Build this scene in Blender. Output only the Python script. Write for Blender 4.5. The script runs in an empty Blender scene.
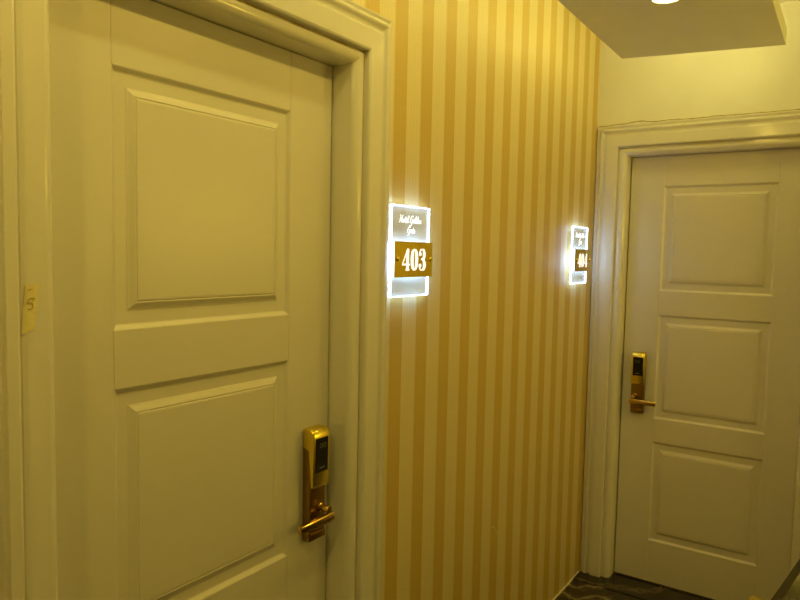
import bpy, bmesh, math, random
from mathutils import Vector, Matrix
random.seed(4)
S = bpy.context.scene
COL = S.collection
R = math.radians

# ------------------------------------------------------------------ materials
def new_mat(name):
    m = bpy.data.materials.new(name); m.use_nodes = True
    nt = m.node_tree
    return m, nt, nt.nodes['Principled BSDF'], nt.nodes['Material Output']

def N(nt, kind, **kw):
    n = nt.nodes.new(kind)
    for k, v in kw.items(): setattr(n, k, v)
    return n

def rgba(c): return (c[0], c[1], c[2], 1.0)

def noise(nt, scale, detail=3.0, rough=.55, coord='Object', stretch=None):
    tc = N(nt, 'ShaderNodeTexCoord')
    mp = N(nt, 'ShaderNodeMapping')
    if stretch: mp.inputs['Scale'].default_value = stretch
    nt.links.new(tc.outputs[coord], mp.inputs['Vector'])
    n = N(nt, 'ShaderNodeTexNoise')
    n.inputs['Scale'].default_value = scale; n.inputs['Detail'].default_value = detail
    n.inputs['Roughness'].default_value = rough
    nt.links.new(mp.outputs['Vector'], n.inputs['Vector'])
    return n

def ramp(nt, src, stops):
    r = N(nt, 'ShaderNodeValToRGB')
    el = r.color_ramp.elements
    while len(el) < len(stops): el.new(.5)
    for e, (p, c) in zip(el, stops): e.position = p; e.color = rgba(c)
    nt.links.new(src, r.inputs['Fac'])
    return r

def bump(nt, b, src, strength, dist):
    bp = N(nt, 'ShaderNodeBump')
    bp.inputs['Strength'].default_value = strength; bp.inputs['Distance'].default_value = dist
    nt.links.new(src, bp.inputs['Height']); nt.links.new(bp.outputs['Normal'], b.inputs['Normal'])

def simple(name, col, rough=.4, metal=0., var=.04, scale=9., bstr=0., bscale=60., coat=0., spec=.5, stretch=None):
    m, nt, b, o = new_mat(name)
    n = noise(nt, scale, stretch=stretch)
    lo = [max(0, c*(1-var)) for c in col]; hi = [min(1, c*(1+var)) for c in col]
    r = ramp(nt, n.outputs['Fac'], [(.3, lo), (.7, hi)])
    nt.links.new(r.outputs['Color'], b.inputs['Base Color'])
    b.inputs['Roughness'].default_value = rough; b.inputs['Metallic'].default_value = metal
    b.inputs['Specular IOR Level'].default_value = spec
    b.inputs['Coat Weight'].default_value = coat; b.inputs['Coat Roughness'].default_value = .12
    if bstr:
        n2 = noise(nt, bscale, 2.0)
        bump(nt, b, n2.outputs['Fac'], bstr, .002)
    return m

def emit(name, col, strength):
    m, nt, b, o = new_mat(name)
    b.inputs['Base Color'].default_value = rgba((.8, .8, .8))
    b.inputs['Emission Color'].default_value = rgba(col); b.inputs['Emission Strength'].default_value = strength
    return m

PAINT = (.70, .67, .61)
M = {}
M['paint'] = simple('cream_paint', PAINT, .33, var=.015, scale=3., bstr=.06, bscale=180.)
M['casing'] = simple('cream_gloss_paint', (.74, .715, .66), .13, var=.015, scale=3., bstr=.02, bscale=90.)
M['plaster'] = simple('cream_plaster', (.82, .80, .75), .75, var=.03, scale=4., bstr=.12, bscale=40.)
M['soffit'] = simple('soffit_paint', (.80, .80, .74), .7, var=.02, scale=5., bstr=.05)
M['gold'] = simple('brushed_gold', (.88, .69, .10), .27, 1., .05, 40.)
M['bronze'] = simple('bronze_plate', (.34, .21, .045), .30, 1., .06, 30.)
M['lever'] = simple('rose_gold_lever', (.66, .46, .15), .2, 1., .04, 30.)
M['black'] = simple('black_glass', (.012, .010, .010), .12, 0., .1, spec=.2)
M['display'] = simple('display_mark', (.10, .13, .07), .4, 0., .05)
M['tape'] = simple('masking_tape', (.80, .72, .36), .6, 0., .05, 60., .2, 300.)
M['ink'] = simple('pencil_ink', (.42, .34, .14), .7, 0., .1)
M['caulk'] = simple('white_caulk', (.74, .68, .52), .6, 0., .1, 60., .3, 90.)
M['crack'] = simple('crack_edge', (.42, .33, .16), .8, 0., .2, 80.)
M['plate_gold'] = simple('polished_gold_plate', (.62, .47, .05), .36, 1., .12, 14., stretch=(1, 9, 1))
M['gap'] = simple('gap_shade', (.06, .03, .015), .6, 0., .1)
M['coping'] = simple('dark_stone_coping', (.028, .022, .012), .55, 0., .3, 30., spec=.2)
M['letters'] = emit('white_letters', (.92, .95, 1.), 1.0)
M['digits'] = emit('backlit_digits', (1., .97, .90), 1.15)
M['led'] = emit('led_white', (.45, .64, 1.), 10.)
M['edge_glow'] = emit('edge_lit_acrylic', (.42, .62, 1.), 15.)
M['lamp'] = emit('lamp_diffuser', (1., .80, .36), 14.)
M['cove'] = emit('cove_led', (1., .87, .235), 22.)

# striped wallpaper: 62 mm dark bands every 133 mm, fine pin lines in each band
def wallpaper():
    m, nt, b, o = new_mat('striped_wallpaper')
    tc = N(nt, 'ShaderNodeTexCoord'); sp = N(nt, 'ShaderNodeSeparateXYZ')
    nt.links.new(tc.outputs['Object'], sp.inputs['Vector'])
    def math_(op, a, bval=None, c=None):
        n = N(nt, 'ShaderNodeMath', operation=op)
        for i, v in enumerate((a, bval, c)):
            if v is None: continue
            if isinstance(v, (int, float)): n.inputs[i].default_value = v
            else: nt.links.new(v, n.inputs[i])
        return n.outputs[0]
    per = .1334
    ph = math_('FRACT', math_('MULTIPLY', math_('ADD', sp.outputs['Y'], 1.681 + per*40), 1/per))
    e = math_('SUBTRACT', ph, .232)
    mask = N(nt, 'ShaderNodeMapRange'); mask.interpolation_type = 'SMOOTHSTEP'
    nt.links.new(math_('ABSOLUTE', e), mask.inputs['Value'])
    mask.inputs['From Min'].default_value = .222; mask.inputs['From Max'].default_value = .242
    mask.inputs['To Min'].default_value = 1.; mask.inputs['To Max'].default_value = 0.
    pin = math_('SINE', math_('MULTIPLY', ph, 2*math.pi*9))
    pinv = math_('MULTIPLY_ADD', pin, .028, 1.0)
    nz = noise(nt, 260., 2., stretch=(1, 1, .25))
    nv = math_('MULTIPLY_ADD', nz.outputs['Fac'], .16, .92)
    mix = N(nt, 'ShaderNodeMix', data_type='RGBA')
    nt.links.new(mask.outputs[0], mix.inputs['Factor'])
    mix.inputs['A'].default_value = rgba((.715, .615, .33))
    mix.inputs['B'].default_value = rgba((.585, .425, .12))
    sc = N(nt, 'ShaderNodeVectorMath', operation='SCALE')
    nt.links.new(mix.outputs['Result'], sc.inputs[0])
    nt.links.new(math_('MULTIPLY', pinv, nv), sc.inputs['Scale'])
    nt.links.new(sc.outputs['Vector'], b.inputs['Base Color'])
    b.inputs['Roughness'].default_value = .48; b.inputs['Specular IOR Level'].default_value = .45
    bump(nt, b, nz.outputs['Fac'], .12, .001)
    return m
M['wallpaper'] = wallpaper()

def marble(name, stops, scale, rough, stretch=(1, 1, 1)):
    m, nt, b, o = new_mat(name)
    n1 = noise(nt, scale, 6., .6, stretch=stretch)
    w = N(nt, 'ShaderNodeTexWave'); w.inputs['Scale'].default_value = .9
    w.inputs['Distortion'].default_value = 5.; w.inputs['Detail'].default_value = 4.
    w.inputs['Detail Scale'].default_value = 2.2
    tc = N(nt, 'ShaderNodeTexCoord'); mp = N(nt, 'ShaderNodeMapping')
    mp.inputs['Rotation'].default_value = (0, 0, 1.35); mp.inputs['Scale'].default_value = (3.2, 1.6, 1)
    nt.links.new(tc.outputs['Object'], mp.inputs['Vector']); nt.links.new(mp.outputs['Vector'], w.inputs['Vector'])
    mx = N(nt, 'ShaderNodeMix', data_type='FLOAT'); mx.inputs['Factor'].default_value = .55
    nt.links.new(n1.outputs['Fac'], mx.inputs['A']); nt.links.new(w.outputs['Fac'], mx.inputs['B'])
    r = ramp(nt, mx.outputs['Result'], stops)
    nt.links.new(r.outputs['Color'], b.inputs['Base Color'])
    b.inputs['Roughness'].default_value = rough; b.inputs['Specular IOR Level'].default_value = .35
    return m
M['floor'] = marble('dark_veined_marble', [(.28, (.035, .028, .02)), (.45, (.09, .075, .05)), (.56, (.26, .215, .13)), (.66, (.10, .08, .05)), (.8, (.03, .024, .018))], 6., .22)
M['dark_marble'] = marble('dark_threshold_marble', [(.3, (.022, .018, .014)), (.66, (.036, .03, .022)), (.76, (.11, .09, .065)), (.8, (.04, .03, .022))], 17., .2)
M['green_marble'] = marble('olive_marble', [(.25, (.05, .05, .025)), (.5, (.10, .095, .045)), (.7, (.24, .23, .14))], 9., .16)

def acrylic():
    m, nt, b, o = new_mat('clear_acrylic')
    b.inputs['Base Color'].default_value = rgba((.82, .84, .88)); b.inputs['Roughness'].default_value = .25
    t = N(nt, 'ShaderNodeBsdfTransparent'); t.inputs['Color'].default_value = rgba((.90, .92, .95))
    mx = N(nt, 'ShaderNodeMixShader'); mx.inputs['Fac'].default_value = .30
    nt.links.new(t.outputs[0], mx.inputs[1]); nt.links.new(b.outputs[0], mx.inputs[2])
    nt.links.new(mx.outputs[0], o.inputs['Surface'])
    return m
M['acrylic'] = acrylic()

# ------------------------------------------------------------------ mesh helpers
def build(name, bm, mat, parent=None, origin=(0, 0, 0), smooth=None, recalc=True):
    if recalc: bmesh.ops.recalc_face_normals(bm, faces=bm.faces[:])
    off = Vector(origin)
    p = parent
    if p is not None:
        off = Vector((0, 0, 0)); q = p
        while q is not None: off += q.location; q = q.parent
    bmesh.ops.translate(bm, verts=bm.verts[:], vec=-off)
    me = bpy.data.meshes.new(name); bm.to_mesh(me); bm.free()
    me.materials.append(mat)
    if smooth is not None:
        for f in me.polygons: f.use_smooth = True
        me.set_sharp_from_angle(angle=R(smooth))
    o = bpy.data.objects.new(name, me); COL.objects.link(o)
    if parent is not None: o.parent = parent
    else: o.location = origin
    return o

def tag(o, label=None, cat=None, group=None, kind=None):
    if label: o['label'] = label
    if cat: o['category'] = cat
    if group: o['group'] = group
    if kind: o['kind'] = kind
    return o

def empty(name, loc):
    o = bpy.data.objects.new(name, None); COL.objects.link(o); o.location = loc
    o.empty_display_size = .1
    return o

def box(bm, lo, hi, bev=0., seg=2, only=None):
    lo, hi = Vector(lo), Vector(hi)
    g = bmesh.ops.create_cube(bm, size=1.)
    vs = g['verts']
    for v in vs:
        v.co = Vector([(lo[i]+hi[i])/2 + v.co[i]*(hi[i]-lo[i]) for i in range(3)])
    if bev:
        es = list({e for v in vs for e in v.link_edges})
        bmesh.ops.bevel(bm, geom=es, offset=bev, segments=seg, profile=.5, affect='EDGES')
    return vs

def quad(bm, pts):
    return bm.faces.new([bm.verts.new(p) for p in pts])

def cyl(bm, a, b, r, r2=None, seg=24):
    a, b = Vector(a), Vector(b); d = b-a
    q = d.to_track_quat('Z', 'Y').to_matrix().to_4x4()
    bmesh.ops.create_cone(bm, cap_ends=True, segments=seg, radius1=r, radius2=r if r2 is None else r2,
                          depth=d.length, matrix=Matrix.Translation((a+b)/2) @ q)

def lathe(bm, c, axis, prof, seg=28):
    """prof: (distance along axis, radius)"""
    c = Vector(c); ax = Vector(axis).normalized()
    u = ax.orthogonal().normalized(); w = ax.cross(u)
    rings = []
    for h, r in prof:
        if r < 1e-6: rings.append([bm.verts.new(c+ax*h)]); continue
        rings.append([bm.verts.new(c+ax*h+(u*math.cos(t)+w*math.sin(t))*r)
                      for t in [2*math.pi*i/seg for i in range(seg)]])
    for A, B in zip(rings, rings[1:]):
        for i in range(seg):
            j = (i+1) % seg
            f = [A[i % len(A)], A[j % len(A)], B[j % len(B)], B[i % len(B)]]
            f = list(dict.fromkeys(f))
            if len(f) > 2: bm.faces.new(f)

# ------------------------------------------------------------------ measured layout
CEIL = 2.592
OPEN_H = 2.015                     # head of the door opening
yO0, yO1 = -1.855, -2.6145          # opening of room 403 in the left wall (right edge, left edge)
xO0, xO1 = .143, .888              # opening of room 404 in the far wall
WT = .13                           # wall thickness
LEAF = dict(rec=.0665, w=.7585, sw=.149, rw=.465, pi=.0335)
ZL = dict(r1b=1.8775, p1t=1.8428, p1b=1.4298, r2t=1.394, r2b=1.285, p2t=1.2485, p2b=.8305, r3t=.796, r3b=.6865,
          p3t=.650, p3b=.245, r4t=.210, bot=.012, top=2.0125)

# ------------------------------------------------------------------ room shell
XR, YB = 2.25, -5.0
bm = bmesh.new()
G = .022
box(bm, (-WT, YB, 0), (0, yO1-G, CEIL)); box(bm, (-WT, yO0+G, 0), (0, WT, CEIL)); box(bm, (-WT, yO1-G, OPEN_H+G), (0, yO0+G, CEIL))
wl = tag(build('wall_left', bm, M['wallpaper']), 'striped gold and ochre wallpaper wall on the left of the corridor', 'wall', kind='structure')
bm = bmesh.new()
box(bm, (0, 0, 0), (xO0-G, WT, CEIL)); box(bm, (xO1+G, 0, 0), (XR, WT, CEIL)); box(bm, (xO0-G, 0, OPEN_H+G), (xO1+G, WT, CEIL))
wf = tag(build('wall_far', bm, M['plaster']), 'plain cream plaster wall at the end of the corridor', 'wall', kind='structure')
bm = bmesh.new(); box(bm, (XR, YB, 0), (XR+WT, WT, CEIL))
tag(build('wall_right', bm, M['plaster']), 'plain cream plaster wall beyond the stone parapet', 'wall', kind='structure')
bm = bmesh.new(); box(bm, (-WT, YB-WT, 0), (XR+WT, YB, CEIL))
tag(build('wall_back', bm, M['plaster']), 'plain cream plaster wall behind the viewer', 'wall', kind='structure')
bm = bmesh.new(); box(bm, (-WT, YB-WT, -.1), (XR+WT, WT, 0))
tag(build('floor', bm, M['floor']), 'dark polished marble floor with pale veins', 'floor', kind='structure')
bm = bmesh.new(); box(bm, (-WT, YB-WT, CEIL), (XR+WT, WT, CEIL+.1))
tag(build('ceiling', bm, M['plaster']), 'cream ceiling glowing above the dropped panel', 'ceiling', kind='structure')
# dark stone strip along the foot of the far door
bm = bmesh.new(); box(bm, (0, -.105, 0), (1.2, .11, .004), .001, 1)
tag(build('trim_4', bm, M['dark_marble'], origin=(.5, -.01, 0)), 'near black marble strip on the floor before the far door', 'floor strip', kind='structure')
# pale sealant bead along the foot of the papered wall
bm = bmesh.new()
y = -1.70; prev = None
while y < -.002:
    w = .0055+random.uniform(-.0015, .002); h = .007+random.uniform(-.002, .003)
    ring = [bm.verts.new(p) for p in ((-.001, y, .001), (w, y, .001), (w*.6, y, h*.75), (-.001, y, h))]
    if prev:
        for i in range(4): bm.faces.new([prev[i], prev[(i+1) % 4], ring[(i+1) % 4], ring[i]])
    prev = ring; y += .03
tag(build('baseboard_left', bm, M['caulk'], origin=(0, -.85, 0), smooth=60), 'thin pale sealant bead along the foot of the striped wall', 'sealant', kind='structure')

# pale scuff on the wallpaper, low down
bm = bmesh.new()
pts = [(-1.012, .556), (-.998, .553), (-.985, .545), (-.972, .530), (-.958, .512), (-.947, .497)]
wd = [.0008, .0030, .0034, .0026, .0022, .0008]
for (a, wa), (b, wb) in zip(zip(pts, wd), zip(pts[1:], wd[1:])):
    quad(bm, [(.0006, a[0], a[1]-wa), (.0006, b[0], b[1]-wb), (.0006, b[0], b[1]+wb), (.0006, a[0], a[1]+wa)])
sc = build('scuff_mark', bm, M['caulk'], wl); sc['label'] = 'small pale scuff low on the wallpaper'

# dropped ceiling panel (soffit), built as a slab with a hidden light trough on top
zb, zt = 2.35, 2.410
B = [(.214, -.381), (.786, -.262), (.83, -4.2), (.285, -4.2)]
bm = bmesh.new()
def slab(bm, poly, z0, z1, bev=0.):
    lo = [bm.verts.new((x, y, z0)) for x, y in poly]; hi = [bm.verts.new((x, y, z1)) for x, y in poly]
    n = len(poly)
    fs = [bm.faces.new(lo[::-1]), bm.faces.new(hi)]
    for i in range(n): fs.append(bm.faces.new([lo[i], lo[(i+1) % n], hi[(i+1) % n], hi[i]]))
    if bev:
        es = list({e for f in fs for e in f.edges})
        bmesh.ops.bevel(bm, geom=es, offset=bev, segments=1, profile=.5, affect='EDGES')
slab(bm, B, zb, zt, .0015)
for (x, y) in ((.5, -.9), (.5, -2.3), (.52, -3.7)): box(bm, (x-.05, y-.05, zt-.01), (x+.05, y+.05, CEIL+.005))   # hangers
soff = tag(build('trim_3', bm, M['soffit'], origin=(.5, -2.0, zb)), 'dropped flat ceiling panel hanging below the lit ceiling', 'ceiling panel', kind='structure')

# cove light strips lying on the panel's upper edges
def strip(a, b, w=.016, h=.009, drop=-.0005):
    a, b = Vector((*a, zt)), Vector((*b, zt)); d = (b-a).normalized(); n = Vector((-d.y, d.x, 0))*w/2
    bm = bmesh.new()
    P = [a-n, b-n, b+n, a+n]
    slab(bm, [(p.x, p.y) for p in P], zt-drop, zt+h)
    return bm
tag(build('light_strip', strip((.2095, -.384), (.2795, -4.1), .008, .005, .005), M['cove'], origin=(.26, -2.3, zt)), 'warm light strip hidden on the panel edge beside the striped wall', 'light strip', 'strips above the dropped panel')
tag(build('light_strip', strip((.2155, -.3762), (.755, -.2640), .008, .006, .010), M['cove'], origin=(.5, -.33, zt)), 'warm light strip hidden on the panel edge facing the far wall', 'light strip', 'strips above the dropped panel')
tag(build('light_strip', strip((.745, -.33), (.79, -4.1)), M['cove'], origin=(.77, -2.3, zt)), 'warm light strip hidden on the panel edge away from the striped wall', 'light strip', 'strips above the dropped panel')

# ------------------------------------------------------------------ doors
class Door:
    """u runs from the latch edge of the leaf, d out of the wall face, z up"""
    def __init__(s, which): s.w = which; s.width = LEAF['w'] if which == 403 else .737
    def __call__(s, u, d, z):
        if s.w == 403: return Vector((d, -1.859-u, z))
        return Vector((.1475+u, -d, z))

def cas_profile(rv):
    # rv: width of the inner lining edge before the groove; then the moulded band
    nr = .022
    nose = [(nr-nr*math.cos(R(t)), .0076-nr+nr*math.sin(R(t))) for t in (0, 9, 18, 27, 36, 45, 54, 63, 72, 81, 90)]
    return [(.030, -.108), (.0005, -.108), (-.0001, -.106)] + nose + [(rv-.0035, .0074), (rv-.0012, .0056), (rv, -.006), (rv+.004, -.006),
        (rv+.0045, .004), (rv+.0050, .018), (rv+.0065, .0215), (rv+.0105, .0236), (.0882, .0236), (.0892, .0230), (.0900, .0165), (.0915, .0125), (.095, .0120), (.100, .0125), (.105, .0145), (.1085, .0175), (.111, .0205), (.1145, .0224), (.1185, .0219), (.1212, .0195), (.1225, .0155), (.124, .0125), (.127, .0120), (.1305, .0140), (.1335, .0160), (.1365, .0158), (.139, .0130), (.140, .010), (.140, 0.), (.140, -.0005), (.030, -.0005)]


def casing(D, name, label, u0, u1, rv0, rv1):
    """u0/u1: edges of the opening in leaf coordinates; the profile is swept up, across and down with mitres"""
    bm = bmesh.new(); rows = []
    for (s, d), (t, _) in zip(cas_profile(rv0), cas_profile(rv1)):
        rows.append([bm.verts.new(D(u, d, z)) for u, z in ((u0-s, 0), (u0-s, OPEN_H+s), (u1+t, OPEN_H+s), (u1+t, 0))])
    for A, Bv in zip(rows, rows[1:]):
        for i in range(3): bm.faces.new([A[i], A[i+1], Bv[i+1], Bv[i]])
    A, Bv = rows[-1], rows[0]
    for i in range(3): bm.faces.new([A[i], A[i+1], Bv[i+1], Bv[i]])
    for k in (0, 3): bm.faces.new([r[k] for r in rows])
    o = build(name, bm, M['casing'], origin=D((u0+u1)/2, 0, 0), smooth=16)
    return tag(o, label, 'door casing', kind='structure')

def leaf_mesh(D):
    L = LEAF; d0 = -L['rec']; w = D.width; ua, ub = L['sw'], L['sw']+L['rw']
    bm = bmesh.new()
    q = lambda *p: quad(bm, [D(*a) for a in p])
    z0, z1 = ZL['bot'], ZL['top']
    ch = .002
    # stiles
    for a, b in ((ch, ua), (ub, w-ch)): q((a, d0, z0), (b, d0, z0), (b, d0, z1), (a, d0, z1))
    g, gd = .0016, .0016
    # rails, with the fine joint line against each stile
    for a, b in ((z0, ZL['r4t']), (ZL['r3b'], ZL['r3t']), (ZL['r2b'], ZL['r2t']), (ZL['r1b'], z1)):
        q((ua+g, d0, a), (ub-g, d0, a), (ub-g, d0, b), (ua+g, d0, b))
        for e, sgn in ((ua, 1), (ub, -1)):
            q((e, d0, a), (e+sgn*g/2, d0-gd, a), (e+sgn*g/2, d0-gd, b), (e, d0, b))
            q((e+sgn*g/2, d0-gd, a), (e+sgn*g, d0, a), (e+sgn*g, d0, b), (e+sgn*g/2, d0-gd, b))
    # sunk fields around the raised panels
    for a, b in ((ZL['r4t'], ZL['r3b']), (ZL['r3t'], ZL['r2b']), (ZL['r2t'], ZL['r1b'])):
        rings = []
        for ins, dep in ((0, 0), (.0025, -.0012), (.0085, -.0065), (.011, -.0075), (.045, -.0075)):
            rings.append([D(u, d0+dep, z) for u, z in ((ua+ins, a+ins), (ub-ins, a+ins), (ub-ins, b-ins), (ua+ins, b-ins))])
        for A, Bv in zip(rings, rings[1:]):
            for i in range(4): quad(bm, [A[i], A[(i+1) % 4], Bv[(i+1) % 4], Bv[i]])
        quad(bm, rings[-1])
    # edges and back
    e0, bk = d0-.002, d0-.042
    for (a, b) in ((ch, 0), (w-ch, w)):
        q((a, d0, z0), (b, e0, z0), (b, e0, z1), (a, d0, z1))
        q((b, e0, z0), (b, bk, z0), (b, bk, z1), (b, e0, z1))
    q((0, bk, z0), (w, bk, z0), (w, bk, z1), (0, bk, z1))
    for z in (z0, z1):
        q((0, bk, z), (w, bk, z), (w, e0, z), (0, e0, z))
        q((0, e0, z), (w, e0, z), (w-ch, d0, z), (ch, d0, z))
    bmesh.ops.remove_doubles(bm, verts=bm.verts[:], dist=1e-5)
    return bm

def panel_mesh(D, zlo, zhi):
    L = LEAF; d0 = -L['rec']; ua, ub = L['sw']+L['pi'], L['sw']+L['rw']-L['pi']
    rings = []
    for ins, dep in ((0, -.0085), (0, -.0068), (.0035, -.0058), (.012, -.0018), (.0145, -.0008), (.0155, -.0018), (.0175, -.0018), (.0185, -.0004), (.022, 0.)):
        rings.append([D(u, d0+dep, z) for u, z in ((ua+ins, zlo+ins), (ub-ins, zlo+ins), (ub-ins, zhi-ins), (ua+ins, zhi-ins))])
    bm = bmesh.new()
    for A, Bv in zip(rings, rings[1:]):
        for i in range(4): quad(bm, [A[i], A[(i+1) % 4], Bv[(i+1) % 4], Bv[i]])
    quad(bm, rings[-1]); quad(bm, rings[0])
    bmesh.ops.remove_doubles(bm, verts=bm.verts[:], dist=1e-5)
    return bm

def dbox(bm, D, lo, hi, bev=0., seg=3):
    a, b = D(*lo), D(*hi)
    box(bm, [min(a[i], b[i]) for i in range(3)], [max(a[i], b[i]) for i in range(3)], bev, seg)

def make_door(D, name, label):
    root = empty(name, D(D.width/2, -LEAF['rec'], 0))
    tag(root, label, 'door', kind='structure')
    leaf = build('door_leaf', leaf_mesh(D), M['paint'], root)
    for a, b in (('p1b', 'p1t'), ('p2b', 'p2t'), ('p3b', 'p3t')):
        build('raised_panel', panel_mesh(D, ZL[a], ZL[b]), M['paint'], leaf)
    f = -LEAF['rec']; ou = 0. if D.w == 403 else .011
    # electronic lock: long bronze plate, gold card reader, black display, lever
    ua, ub = .036+ou, .097+ou
    bm = bmesh.new(); dbox(bm, D, (ua+.001, f-.001, .817), (ub-.001, f+.026, 1.07), .004)
    lock = build('door_lock', bm, M['bronze'], root, smooth=40); lock['label'] = 'brown bronze lock plate'
    # reader: rounded sloping head
    prof = [(f-.0005, 1.105), (f+.022, 1.105), (f+.030, 1.102), (f+.036, 1.094), (f+.039, 1.084), (f+.037, .962), (f+.0345, .957), (f+.0255, .957), (f+.0255, 1.055), (f-.0005, 1.055)]
    bm = bmesh.new()
    for ins, k in ((0, 0),):
        A = [bm.verts.new(D(ua, d, z)) for d, z in prof]; Bv = [bm.verts.new(D(ub, d, z)) for d, z in prof]
        for i in range(len(prof)): bm.faces.new([A[i], A[(i+1) % len(A)], Bv[(i+1) % len(A)], Bv[i]])
        fa = bm.faces.new(A); fb = bm.faces.new(Bv)
        es = [e for e in fa.edges] + [e for e in fb.edges]
        bmesh.ops.bevel(bm, geom=es, offset=.004, segments=3, profile=.5, affect='EDGES')
    build('card_reader', bm, M['gold'], lock, smooth=40)['label'] = 'bright gold card reader head'
    # display
    bm = bmesh.new()
    def onface(u, z, lift): return D(u, f+.0371+(z-.97)*(.0019/.115)+lift, z)
    Q = [(ua+.009, .996), (ub-.006, .996), (ub-.006, 1.083), (ua+.009, 1.083)]
    A = [bm.verts.new(onface(u, z, -.0015)) for u, z in Q]; Bv = [bm.verts.new(onface(u, z, .0012)) for u, z in Q]
    bm.faces.new(A); bm.faces.new(Bv)
    for i in range(4): bm.faces.new([A[i], A[(i+1) % 4], Bv[(i+1) % 4], Bv[i]])
    build('display', bm, M['black'], lock)['label'] = 'glossy black display panel'
    # faint marks on the display: two ring symbols on top, a small word-like bar below
    bm = bmesh.new()
    for c in (.058+ou, .071+ou):
        for i in range(20):
            t0, t1 = 2*math.pi*i/20, 2*math.pi*(i+1)/20
            quad(bm, [onface(c+r*math.cos(t), 1.063+r*1.15*math.sin(t), .0015) for r, t in ((.0036, t0), (.0054, t0), (.0054, t1), (.0036, t1))])
    for k in range(5):
        quad(bm, [onface(u, z, .0015) for u, z in ((.056+ou+k*.0042, 1.005), (.0592+ou+k*.0042, 1.005), (.0592+ou+k*.0042, 1.0085), (.056+ou+k*.0042, 1.0085))])
    build('display_symbol', bm, M['display'], lock)['label'] = 'dim symbols on the display'
    # lever: round spindle coming out, then a flat bar towards the hinges
    us, zs = .056+ou, .898
    bm = bmesh.new()
    lathe(bm, D(us, f+.025, zs), D(0, 1, 0)-D(0, 0, 0), [(0, .0), (0, .0115), (.003, .0115), (.0045, .008), (.009, .008), (.010, .009), (.0295, .009), (.031, .008), (.031, 0)])
    build('lever_spindle', bm, M['lever'], lock, smooth=40)
    bm = bmesh.new()
    zc = .876
    path = [(.037, .051, .0105), (.055, .052, .0115), (.080, .052, .0110), (.115, .051, .0105), (.145, .049, .0100), (.156, .047, .0095)]
    prev = None
    for u, d, h in path:
        u += ou
        dd = f+d; t = .006
        ring = [bm.verts.new(D(u, dd+a*t, zc-.0022*(u-ou-.03)/.12+b*h)) for a, b in
                ((-1, -.7), (-.7, -1), (.7, -1), (1, -.7), (1, .7), (.7, 1), (-.7, 1), (-1, .7))]
        if prev:
            for i in range(8): bm.faces.new([prev[i], prev[(i+1) % 8], ring[(i+1) % 8], ring[i]])
        else: bm.faces.new(ring)
        prev = ring
    bm.faces.new(prev)
    build('lever_handle', bm, M['lever'], lock, smooth=40)
    # small key/bolt cap on the edge of the plate foot
    bm = bmesh.new(); dbox(bm, D, (ua+.004, f+.0255, .820), (ub-.004, f+.029, .838), .0015, 2)
    build('plate_foot', bm, M['bronze'], lock, smooth=40)
    return root

D3, D4 = Door(403), Door(404)
make_door(D3, 'door_1', 'large cream three-panel door on the left beside room sign 403')
make_door(D4, 'door_2', 'cream three-panel door in the far wall beside room sign 404')
casing(D3, 'trim_1', 'glossy cream moulded casing around the near door 403', -.004, .757, .031, .062)
casing(D4, 'trim_2', 'cream moulded casing around the far door 404', -.0045, .7405, .034, .034)
# dark rooms' floors do not show: close the gap beneath the leaves with a strip, the shade painted in
for D, nm, lb in ((D3, 'trim_5', 'dark sill under the near door 403'), (D4, 'trim_6', 'dark reddish strip painted as the shaded gap under the far door 404')):
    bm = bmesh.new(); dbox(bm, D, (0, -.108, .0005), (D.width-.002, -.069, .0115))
    tag(build(nm, bm, M['gap'], origin=D(.38, -.09, 0)), lb, 'gap strip', kind='structure')

# torn paint edge running along the top of the far casing
bm = bmesh.new(); prev = None
x = .004
zt0 = OPEN_H+.140
while x < 1.0:
    b = 0.
    for c, w, h in ((.10, .03, .004), (.19, .045, .010), (.33, .05, .004), (.52, .06, .003)):
        b += h*math.exp(-((x-c)/w)**2)
    z1 = zt0+.0035+b+random.uniform(-.0008, .0008); th = .0014+random.uniform(0, .0012)
    ring = [bm.verts.new(p) for p in ((x, .0005, z1-th), (x, -.0025, z1-th), (x, -.0025, z1+th*.4), (x, .0005, z1+th))]
    if prev:
        for i in range(4): bm.faces.new([prev[i], prev[(i+1) % 4], ring[(i+1) % 4], ring[i]])
    prev = ring; x += .012
cr = build('torn_paint_edge', bm, M['crack'], wf, smooth=60); cr['label'] = 'ragged torn paint line above the casing'

# ------------------------------------------------------------------ room signs
def ribbon(bm, P, pts, widths, x, th):
    """flat raised stroke; P maps (a, z, x) to world"""
    n = len(pts); L_, R_ = [], []
    for i in range(n):
        a = Vector(pts[max(0, i-1)]); b = Vector(pts[min(n-1, i+1)]); t = (b-a)
        t = t.normalized() if t.length > 1e-9 else Vector((1, 0)); nn = Vector((-t.y, t.x))*widths[i]/2
        p = Vector(pts[i]); L_.append(p+nn); R_.append(p-nn)
    fr = [[bm.verts.new(P(v.x, v.y, x+th)) for v in s] for s in (L_, R_)]
    bk = [[bm.verts.new(P(v.x, v.y, x)) for v in s] for s in (L_, R_)]
    for i in range(n-1):
        bm.faces.new([fr[0][i], fr[0][i+1], fr[1][i+1], fr[1][i]])
        bm.faces.new([bk[0][i], bk[0][i+1], fr[0][i+1], fr[0][i]])
        bm.faces.new([bk[1][i], bk[1][i+1], fr[1][i+1], fr[1][i]])
    for i in (0, n-1): bm.faces.new([fr[0][i], fr[1][i], bk[1][i], bk[0][i]])

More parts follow.
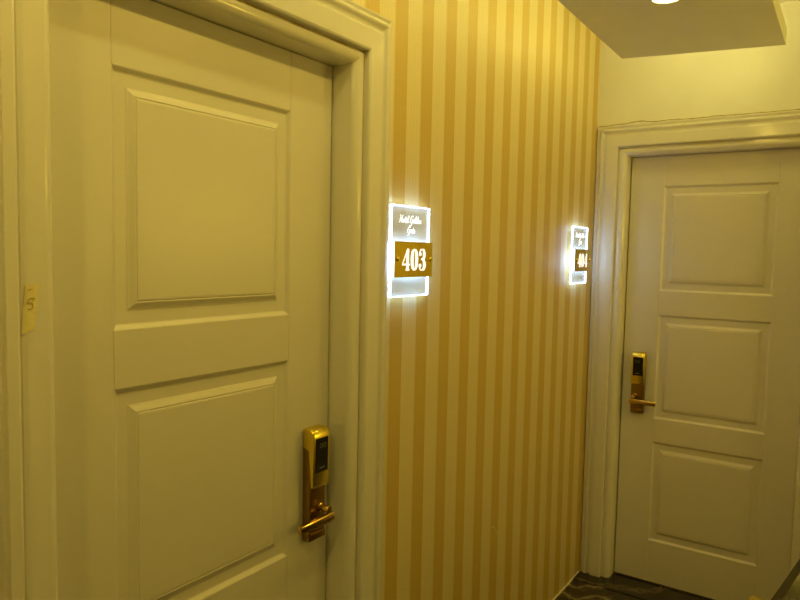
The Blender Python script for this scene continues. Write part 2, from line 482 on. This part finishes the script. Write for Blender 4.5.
def smoothline(ctrl, k=6):
    out = []
    n = len(ctrl)
    for i in range(n-1):
        p0, p1, p2, p3 = [Vector(ctrl[min(n-1, max(0, j))]) for j in (i-1, i, i+1, i+2)]
        for s in range(k):
            t = s/k
            out.append(.5*((2*p1)+(p2-p0)*t+(2*p0-5*p1+4*p2-p3)*t*t+(3*p1-p0-3*p2+p3)*t**3))
    out.append(Vector(ctrl[-1])); return out

# handwritten letters: strokes on an x-height of 1, and an advance width
SCRIPT = {
 'H': ([[(.1, 1.9), (.35, 2.05), (.45, 1.4), (.3, .2), (.0, -.1)], [(1.5, 2.1), (1.3, 1.6), (1.2, .6), (1.3, .05), (1.6, .15)], [(.1, .95), (.7, 1.1), (1.5, 1.2)]], 1.75),
 'G': ([[(1.45, 1.6), (1.2, 2.05), (.6, 1.8), (.2, 1.0), (.3, .2), (.8, .0), (1.3, .5), (1.35, .95), (1.1, -.5), (.5, -.9), (.25, -.6)], [(.9, .95), (1.6, 1.0)]], 1.75),
 'o': ([[(.5, .95), (.15, .7), (.1, .25), (.4, .0), (.75, .3), (.75, .75), (.45, .98), (.75, .8), (1.0, .85)]], .95),
 't': ([[(.4, 1.7), (.3, .8), (.3, .15), (.5, .0), (.75, .2)], [(.05, 1.1), (.75, 1.15)]], .65),
 'e': ([[(.05, .45), (.6, .6), (.55, .95), (.25, .9), (.1, .4), (.3, .0), (.6, .05), (.85, .35)]], .78),
 'l': ([[(.05, .4), (.45, 1.5), (.4, 2.0), (.2, 1.6), (.2, .3), (.4, .0), (.65, .25)]], .58),
 'd': ([[(.75, .8), (.4, 1.0), (.1, .55), (.25, .02), (.6, .25), (.8, .9), (.95, 2.0), (.75, .3), (.9, .0), (1.1, .25)]], 1.02),
 'n': ([[(.05, .8), (.25, .95), (.2, .0), (.4, .7), (.65, .98), (.75, .6), (.75, .1), (.9, .0), (1.1, .25)]], 1.02),
 'a': ([[(.75, .85), (.4, 1.0), (.1, .5), (.25, .02), (.6, .25), (.8, .95), (.75, .2), (.9, .0), (1.1, .25)]], 1.02),
}
def write_script(bm, P, text, ac, z, size, x):
    adv = sum(SCRIPT[c][1] if c in SCRIPT else .7 for c in text)
    a = -adv/2
    for c in text:
        if c not in SCRIPT: a += .7; continue
        strokes, wd = SCRIPT[c]
        for st in strokes:
            pts = [((a+px+py*.22-.2)*size+ac, z+py*size) for px, py in smoothline(st)]
            n = len(pts)
            ws = [size*(.11+.11*abs(math.sin(2.2*math.pi*i/max(1, n-1)))) for i in range(n)]
            ribbon(bm, P, pts, ws, x, .0012)
        a += wd

def ellipse(cx, cy, rx, ry, k=32, e=1.):
    o = []
    for i in range(k):
        t = 2*math.pi*i/k; c, s = math.cos(t), math.sin(t)
        o.append((cx+rx*math.copysign(abs(c)**e, c), cy+ry*math.copysign(abs(s)**e, s)))
    return o

def ringpoly(bm, P, outer, inner, x, th):
    n = len(outer)
    V = lambda pts, xx: [bm.verts.new(P(a, b, xx)) for a, b in pts]
    of, inf, ob, ib = V(outer, x+th), V(inner, x+th), V(outer, x), V(inner, x)
    for i in range(n):
        j = (i+1) % n
        bm.faces.new([of[i], of[j], inf[j], inf[i]]); bm.faces.new([ob[i], ob[j], of[j], of[i]]); bm.faces.new([ib[i], ib[j], inf[j], inf[i]])

def solid(bm, P, pts, x, th):
    f = [bm.verts.new(P(a, b, x+th)) for a, b in pts]; k = [bm.verts.new(P(a, b, x)) for a, b in pts]
    bm.faces.new(f)
    n = len(pts)
    for i in range(n): bm.faces.new([k[i], k[(i+1) % n], f[(i+1) % n], f[i]])

def digit(bm, P, c, a0, z0, w, h, x, th):
    """heavy condensed numeral with thick uprights and fine joins"""
    T = lambda pts: [(a0+px*w, z0+py*h) for px, py in pts]
    if c == '0':
        ringpoly(bm, P, T(ellipse(.5, .5, .5, .5, e=.82)), T(ellipse(.5, .5, .13, .42, e=.8)), x, th)
    elif c == '4':
        solid(bm, P, T([(.46, .0), (.95, .0), (.95, .05), (.86, .08), (.86, 1.), (.66, 1.), (.54, .8), (.54, .08), (.46, .05)]), x, th)
        solid(bm, P, T([(.0, .24), (1., .24), (1., .315), (.0, .315)]), x, th)
        solid(bm, P, T([(.0, .315), (.10, .315), (.70, .93), (.66, 1.)]), x, th)
    elif c == '3':
        def rb(ctrl, ws):
            pts = smoothline(ctrl, 8); n = len(pts); m = len(ws)-1
            W = []
            for i in range(n):
                t = i/(n-1)*m; k = min(m-1, int(t)); W.append((ws[k]+(ws[k+1]-ws[k])*(t-k))*w)
            ribbon(bm, P, T(pts), W, x, th)
        rb([(.10, .78), (.22, .95), (.45, .975), (.68, .92), (.76, .75), (.68, .58), (.36, .52)], [.10, .12, .08, .26, .36, .24, .06])
        rb([(.36, .52), (.66, .47), (.80, .27), (.70, .08), (.45, .025), (.2, .05), (.08, .22)], [.06, .24, .38, .28, .08, .12, .10])
        solid(bm, P, T(ellipse(.19, .76, .17, .085, 20)), x, th)
        solid(bm, P, T(ellipse(.18, .23, .18, .085, 20)), x, th)

def room_sign(number, yc, label):
    """acrylic back panel with edge glow, gold number plate on two studs; a runs to the right (+y)"""
    P = lambda a, z, x: (x, yc+a, z)
    root = empty('room_sign', (0, yc, 1.55)); tag(root, label, 'room sign', 'lit room number signs')
    hw, z0, z1, xa, xb = .0945, 1.4285, 1.677, .014, .019
    bm = bmesh.new(); box(bm, (xa, yc-hw, z0), (xb, yc+hw, z1))
    build('acrylic_panel', bm, M['acrylic'], root)['label'] = 'clear acrylic back panel'
    e = .0011
    bm = bmesh.new()
    box(bm, (xa-.0005, yc-hw-e, z0-e), (xb+.0003, yc-hw+.0006, z1+e)); box(bm, (xa-.0005, yc+hw-.0006, z0-e), (xb+.0003, yc+hw+e, z1+e))
    box(bm, (xa-.0005, yc-hw, z0-e), (xb+.0003, yc+hw, z0+.0006)); box(bm, (xa-.0005, yc-hw, z1-.0006), (xb+.0003, yc+hw, z1+e))
    build('lit_edge', bm, M['edge_glow'], root)['label'] = 'glowing white rim'
    # wall spacers
    for sa in (-1, 1):
        for z in (z0+.02, z1-.02):
            bm = bmesh.new(); cyl(bm, (-.0005, yc+sa*(hw-.015), z), (xa+.0005, yc+sa*(hw-.015), z), .004, seg=12)
            build('spacer', bm, M['acrylic'], root)
    # gold plate and the light behind it
    pw, p0, p1, px = .0955, 1.4815, 1.5795, .0325; yp = yc-.006
    bm = bmesh.new(); box(bm, (px, yp-pw, p0), (px+.003, yp+pw, p1), .0006, 1)
    plate = build('number_plate', bm, M['plate_gold'], root); plate['label'] = 'polished gold number plate'
    bm = bmesh.new(); box(bm, (px-.0035, yp-pw+.004, p0+.004), (px-.0004, yp+pw-.004, p1-.004))
    build('led_module', bm, M['led'], root)['label'] = 'white light behind the number plate'
    bm = bmesh.new()
    dw, dh, gap = .037, .060, .0045
    a = -(3*dw+2*gap)/2-.006
    for c in number:
        digit(bm, P, c, a, 1.500, dw, dh, px+.0028, .0012); a += dw+gap
    build('numerals', bm, M['digits'], plate)['label'] = 'white room number '+number
    for sa in (-1, 1):
        bm = bmesh.new()
        lathe(bm, (xb-.001, yp+sa*.083, 1.532), (1, 0, 0), [(0, 0), (0, .004), (.0125, .004), (.0155, .004), (.0155, .0062), (.0215, .0062), (.0235, .0045), (.0235, 0)], 18)
        build('stud', bm, M['gold'], root, smooth=40)
    bm = bmesh.new()
    write_script(bm, P, 'Hotel Golden', -.004, 1.632, .0096, xb)
    write_script(bm, P, 'Gate', .0, 1.604, .0090, xb)
    build('lettering', bm, M['letters'], root)['label'] = 'white script lettering'
    return root
room_sign('403', -1.612, 'lit acrylic sign with gold plate 403 beside the near door casing')
room_sign('404', -.236, 'lit acrylic sign with gold plate 404 beside the far door casing')

# ------------------------------------------------------------------ tape on the near casing
bm = bmesh.new()
tc = [(-2.648, 1.487), (-2.669, 1.4895), (-2.6765, 1.412), (-2.656, 1.4185)]
NU, NV = 6, 10
def tp(i, j, lift):
    s, t = i/NU, j/NV
    a = Vector(tc[1]).lerp(Vector(tc[0]), s); b = Vector(tc[2]).lerp(Vector(tc[3]), s); p = a.lerp(b, t)
    return (.0080+lift+.0004*math.sin(9*t+3*s), p.x, p.y+(.0012*random.uniform(-1, 1) if j in (0, NV) and lift > 0 else 0))
g = [[bm.verts.new(tp(i, j, .0008)) for j in range(NV+1)] for i in range(NU+1)]
for i in range(NU):
    for j in range(NV): bm.faces.new([g[i][j], g[i+1][j], g[i+1][j+1], g[i][j+1]])
ext = bmesh.ops.extrude_face_region(bm, geom=bm.faces[:])
bmesh.ops.translate(bm, verts=[v for v in ext['geom'] if isinstance(v, bmesh.types.BMVert)], vec=(-.0006, 0, 0))
tape = tag(build('masking_tape', bm, M['tape'], origin=(.008, -2.667, 1.45)), 'yellowish strip of masking tape stuck on the near door casing', 'tape')
bm = bmesh.new()
P = lambda a, z, x: (x, -2.6615+a, 1.455+z)
ribbon(bm, P, smoothline([(.0068, .0115), (.0015, .0125), (-.003, .0105), (-.0045, .0045), (-.001, .006), (.0028, .0035), (.003, -.001), (.0, -.0045), (-.0045, -.004)]), [.0014]*49, .0093, .0004)
ribbon(bm, P, smoothline([(-.004, .024), (.0, .0265), (.003, .0262)]), [.0012]*13, .0093, .0004)
build('handwritten_mark', bm, M['ink'], tape)['label'] = 'faint pencilled 5'

# ------------------------------------------------------------------ downlights in the panel
def downlight(x, y, label):
    root = empty('downlight', (x, y, zb)); tag(root, label, 'ceiling light', 'round downlights in the dropped panel')
    bm = bmesh.new()
    lathe(bm, (x, y, zb), (0, 0, -1), [(-.004, .051), (.0025, .051), (.004, .0485), (.004, .043), (.0005, .040), (-.004, .040)], 40)
    build('ring', bm, M['soffit'], root, smooth=35)
    bm = bmesh.new()
    lathe(bm, (x, y, zb), (0, 0, -1), [(-.002, 0), (-.002, .041), (.0012, .041), (.0022, .033), (.0028, 0)], 40)
    build('diffuser', bm, M['lamp'], root, smooth=60)['label'] = 'glowing round diffuser'
downlight(.522, -.972, 'round white-hot downlight in the dropped panel nearest the far wall')
downlight(.527, -1.775, 'round downlight in the dropped panel across from sign 403')
downlight(.533, -2.58, 'round downlight in the dropped panel across from the near door')
downlight(.540, -3.38, 'round downlight in the dropped panel furthest from the far wall')
LIGHT = (1., .69, .095)
def lamp(x, y, power):
    l = bpy.data.lights.new('downlight_lamp', 'AREA'); l.shape = 'DISK'; l.size = .07
    l.energy = power; l.color = LIGHT
    o = bpy.data.objects.new('downlight_lamp', l); COL.objects.link(o); o.location = (x, y, zb-.006)
lamp(.522, -.972, 1.5); lamp(.527, -1.775, 2.6); lamp(.533, -2.58, 3.); lamp(.540, -3.38, 4.4)
l = bpy.data.lights.new('right_side_fill', 'AREA'); l.shape = 'RECTANGLE'; l.size = .25; l.size_y = .35; l.energy = 9.; l.color = (1., .69, .09)  # added fill with no fixture, unseen at right, lifts the lower striped wall
o = bpy.data.objects.new('right_side_fill', l); COL.objects.link(o); o.location = (XR-.03, -.42, 1.75); o.rotation_euler = (0, R(90), 0)

# ------------------------------------------------------------------ stone parapet and rail at the right
rot = R(-7.5)
def par(lx, ly, z):  # lx to the right of the coping's left edge, ly along it
    c, s = math.cos(rot), math.sin(rot)
    return Vector((.957+lx*c-ly*s, -1.76+lx*s+ly*c, z))
def pbox(bm, lo, hi, bev=0.):
    vs = box(bm, (0, 0, 0), (1, 1, 1))
    for v in vs: v.co = par(lo[0]+(hi[0]-lo[0])*v.co.x, lo[1]+(hi[1]-lo[1])*v.co.y, lo[2]+(hi[2]-lo[2])*v.co.z)
    if bev: bmesh.ops.bevel(bm, geom=list({e for v in vs for e in v.link_edges}), offset=bev, segments=2, profile=.5, affect='EDGES')
pr = empty('stone_parapet', par(.12, .1, 0)); tag(pr, 'waist-high stone parapet with dark coping at the lower right corner', 'parapet')
bm = bmesh.new(); pbox(bm, (.02, -.55, 0), (.22, .95, .872)); build('parapet_wall', bm, M['green_marble'], pr)
bm = bmesh.new()
pbox(bm, (0, -.57, .871), (.016, .97, .90), .003); pbox(bm, (.212, -.57, .871), (.24, .97, .90), .004)
pbox(bm, (.016, .945, .871), (.212, .97, .90), .002)
build('coping', bm, M['coping'], pr, smooth=40)['label'] = 'near black polished edge'
bm = bmesh.new(); pbox(bm, (.0155, -.57, .8715), (.2125, .946, .898)); build('coping_slab', bm, M['green_marble'], pr)['label'] = 'olive marble top'
bm = bmesh.new()
pbox(bm, (-.049, -.55, .838), (-.021, .068, .868), .004)
hr = build('handrail', bm, M['gold'], pr, smooth=40); hr['label'] = 'gold rail end beside the coping'
for ly in (-.45, .03):
    bm = bmesh.new(); pbox(bm, (-.02, ly-.012, .846), (.021, ly+.012, .86), .002); build('bracket', bm, M['gold'], hr)

# ------------------------------------------------------------------ world, camera, view
w = bpy.data.worlds.new('world'); S.world = w; w.use_nodes = True
w.node_tree.nodes['Background'].inputs['Color'].default_value = (0, 0, 0, 1)
w.node_tree.nodes['Background'].inputs['Strength'].default_value = 0.

yaw, pit, rol = R(34.150), R(4.026), R(1.169)
F = Vector((-math.sin(yaw)*math.cos(pit), math.cos(yaw)*math.cos(pit), -math.sin(pit)))
Rt = Vector((math.cos(yaw), math.sin(yaw), 0)); U = Rt.cross(F)
R2 = Rt*math.cos(rol)+U*math.sin(rol); U2 = -Rt*math.sin(rol)+U*math.cos(rol)
cd = bpy.data.cameras.new('camera'); cam = bpy.data.objects.new('camera', cd); COL.objects.link(cam)
cd.sensor_width = 36.; cd.lens = 36*678.7/800; cd.clip_start = .02
mw = Matrix((R2, U2, -F)).transposed().to_4x4(); mw.translation = (1.0670, -3.2055, 1.55)
cam.matrix_world = mw
S.camera = cam
S.view_settings.view_transform = 'Standard'; S.view_settings.look = 'None'
S.view_settings.gamma = 1.; S.view_settings.use_curve_mapping = False
S.view_settings.exposure = -.23
S.cycles.max_bounces = 10; S.cycles.diffuse_bounces = 6; S.cycles.transparent_max_bounces = 12
S.cycles.caustics_reflective = False
S.cycles.sample_clamp_indirect = 6.
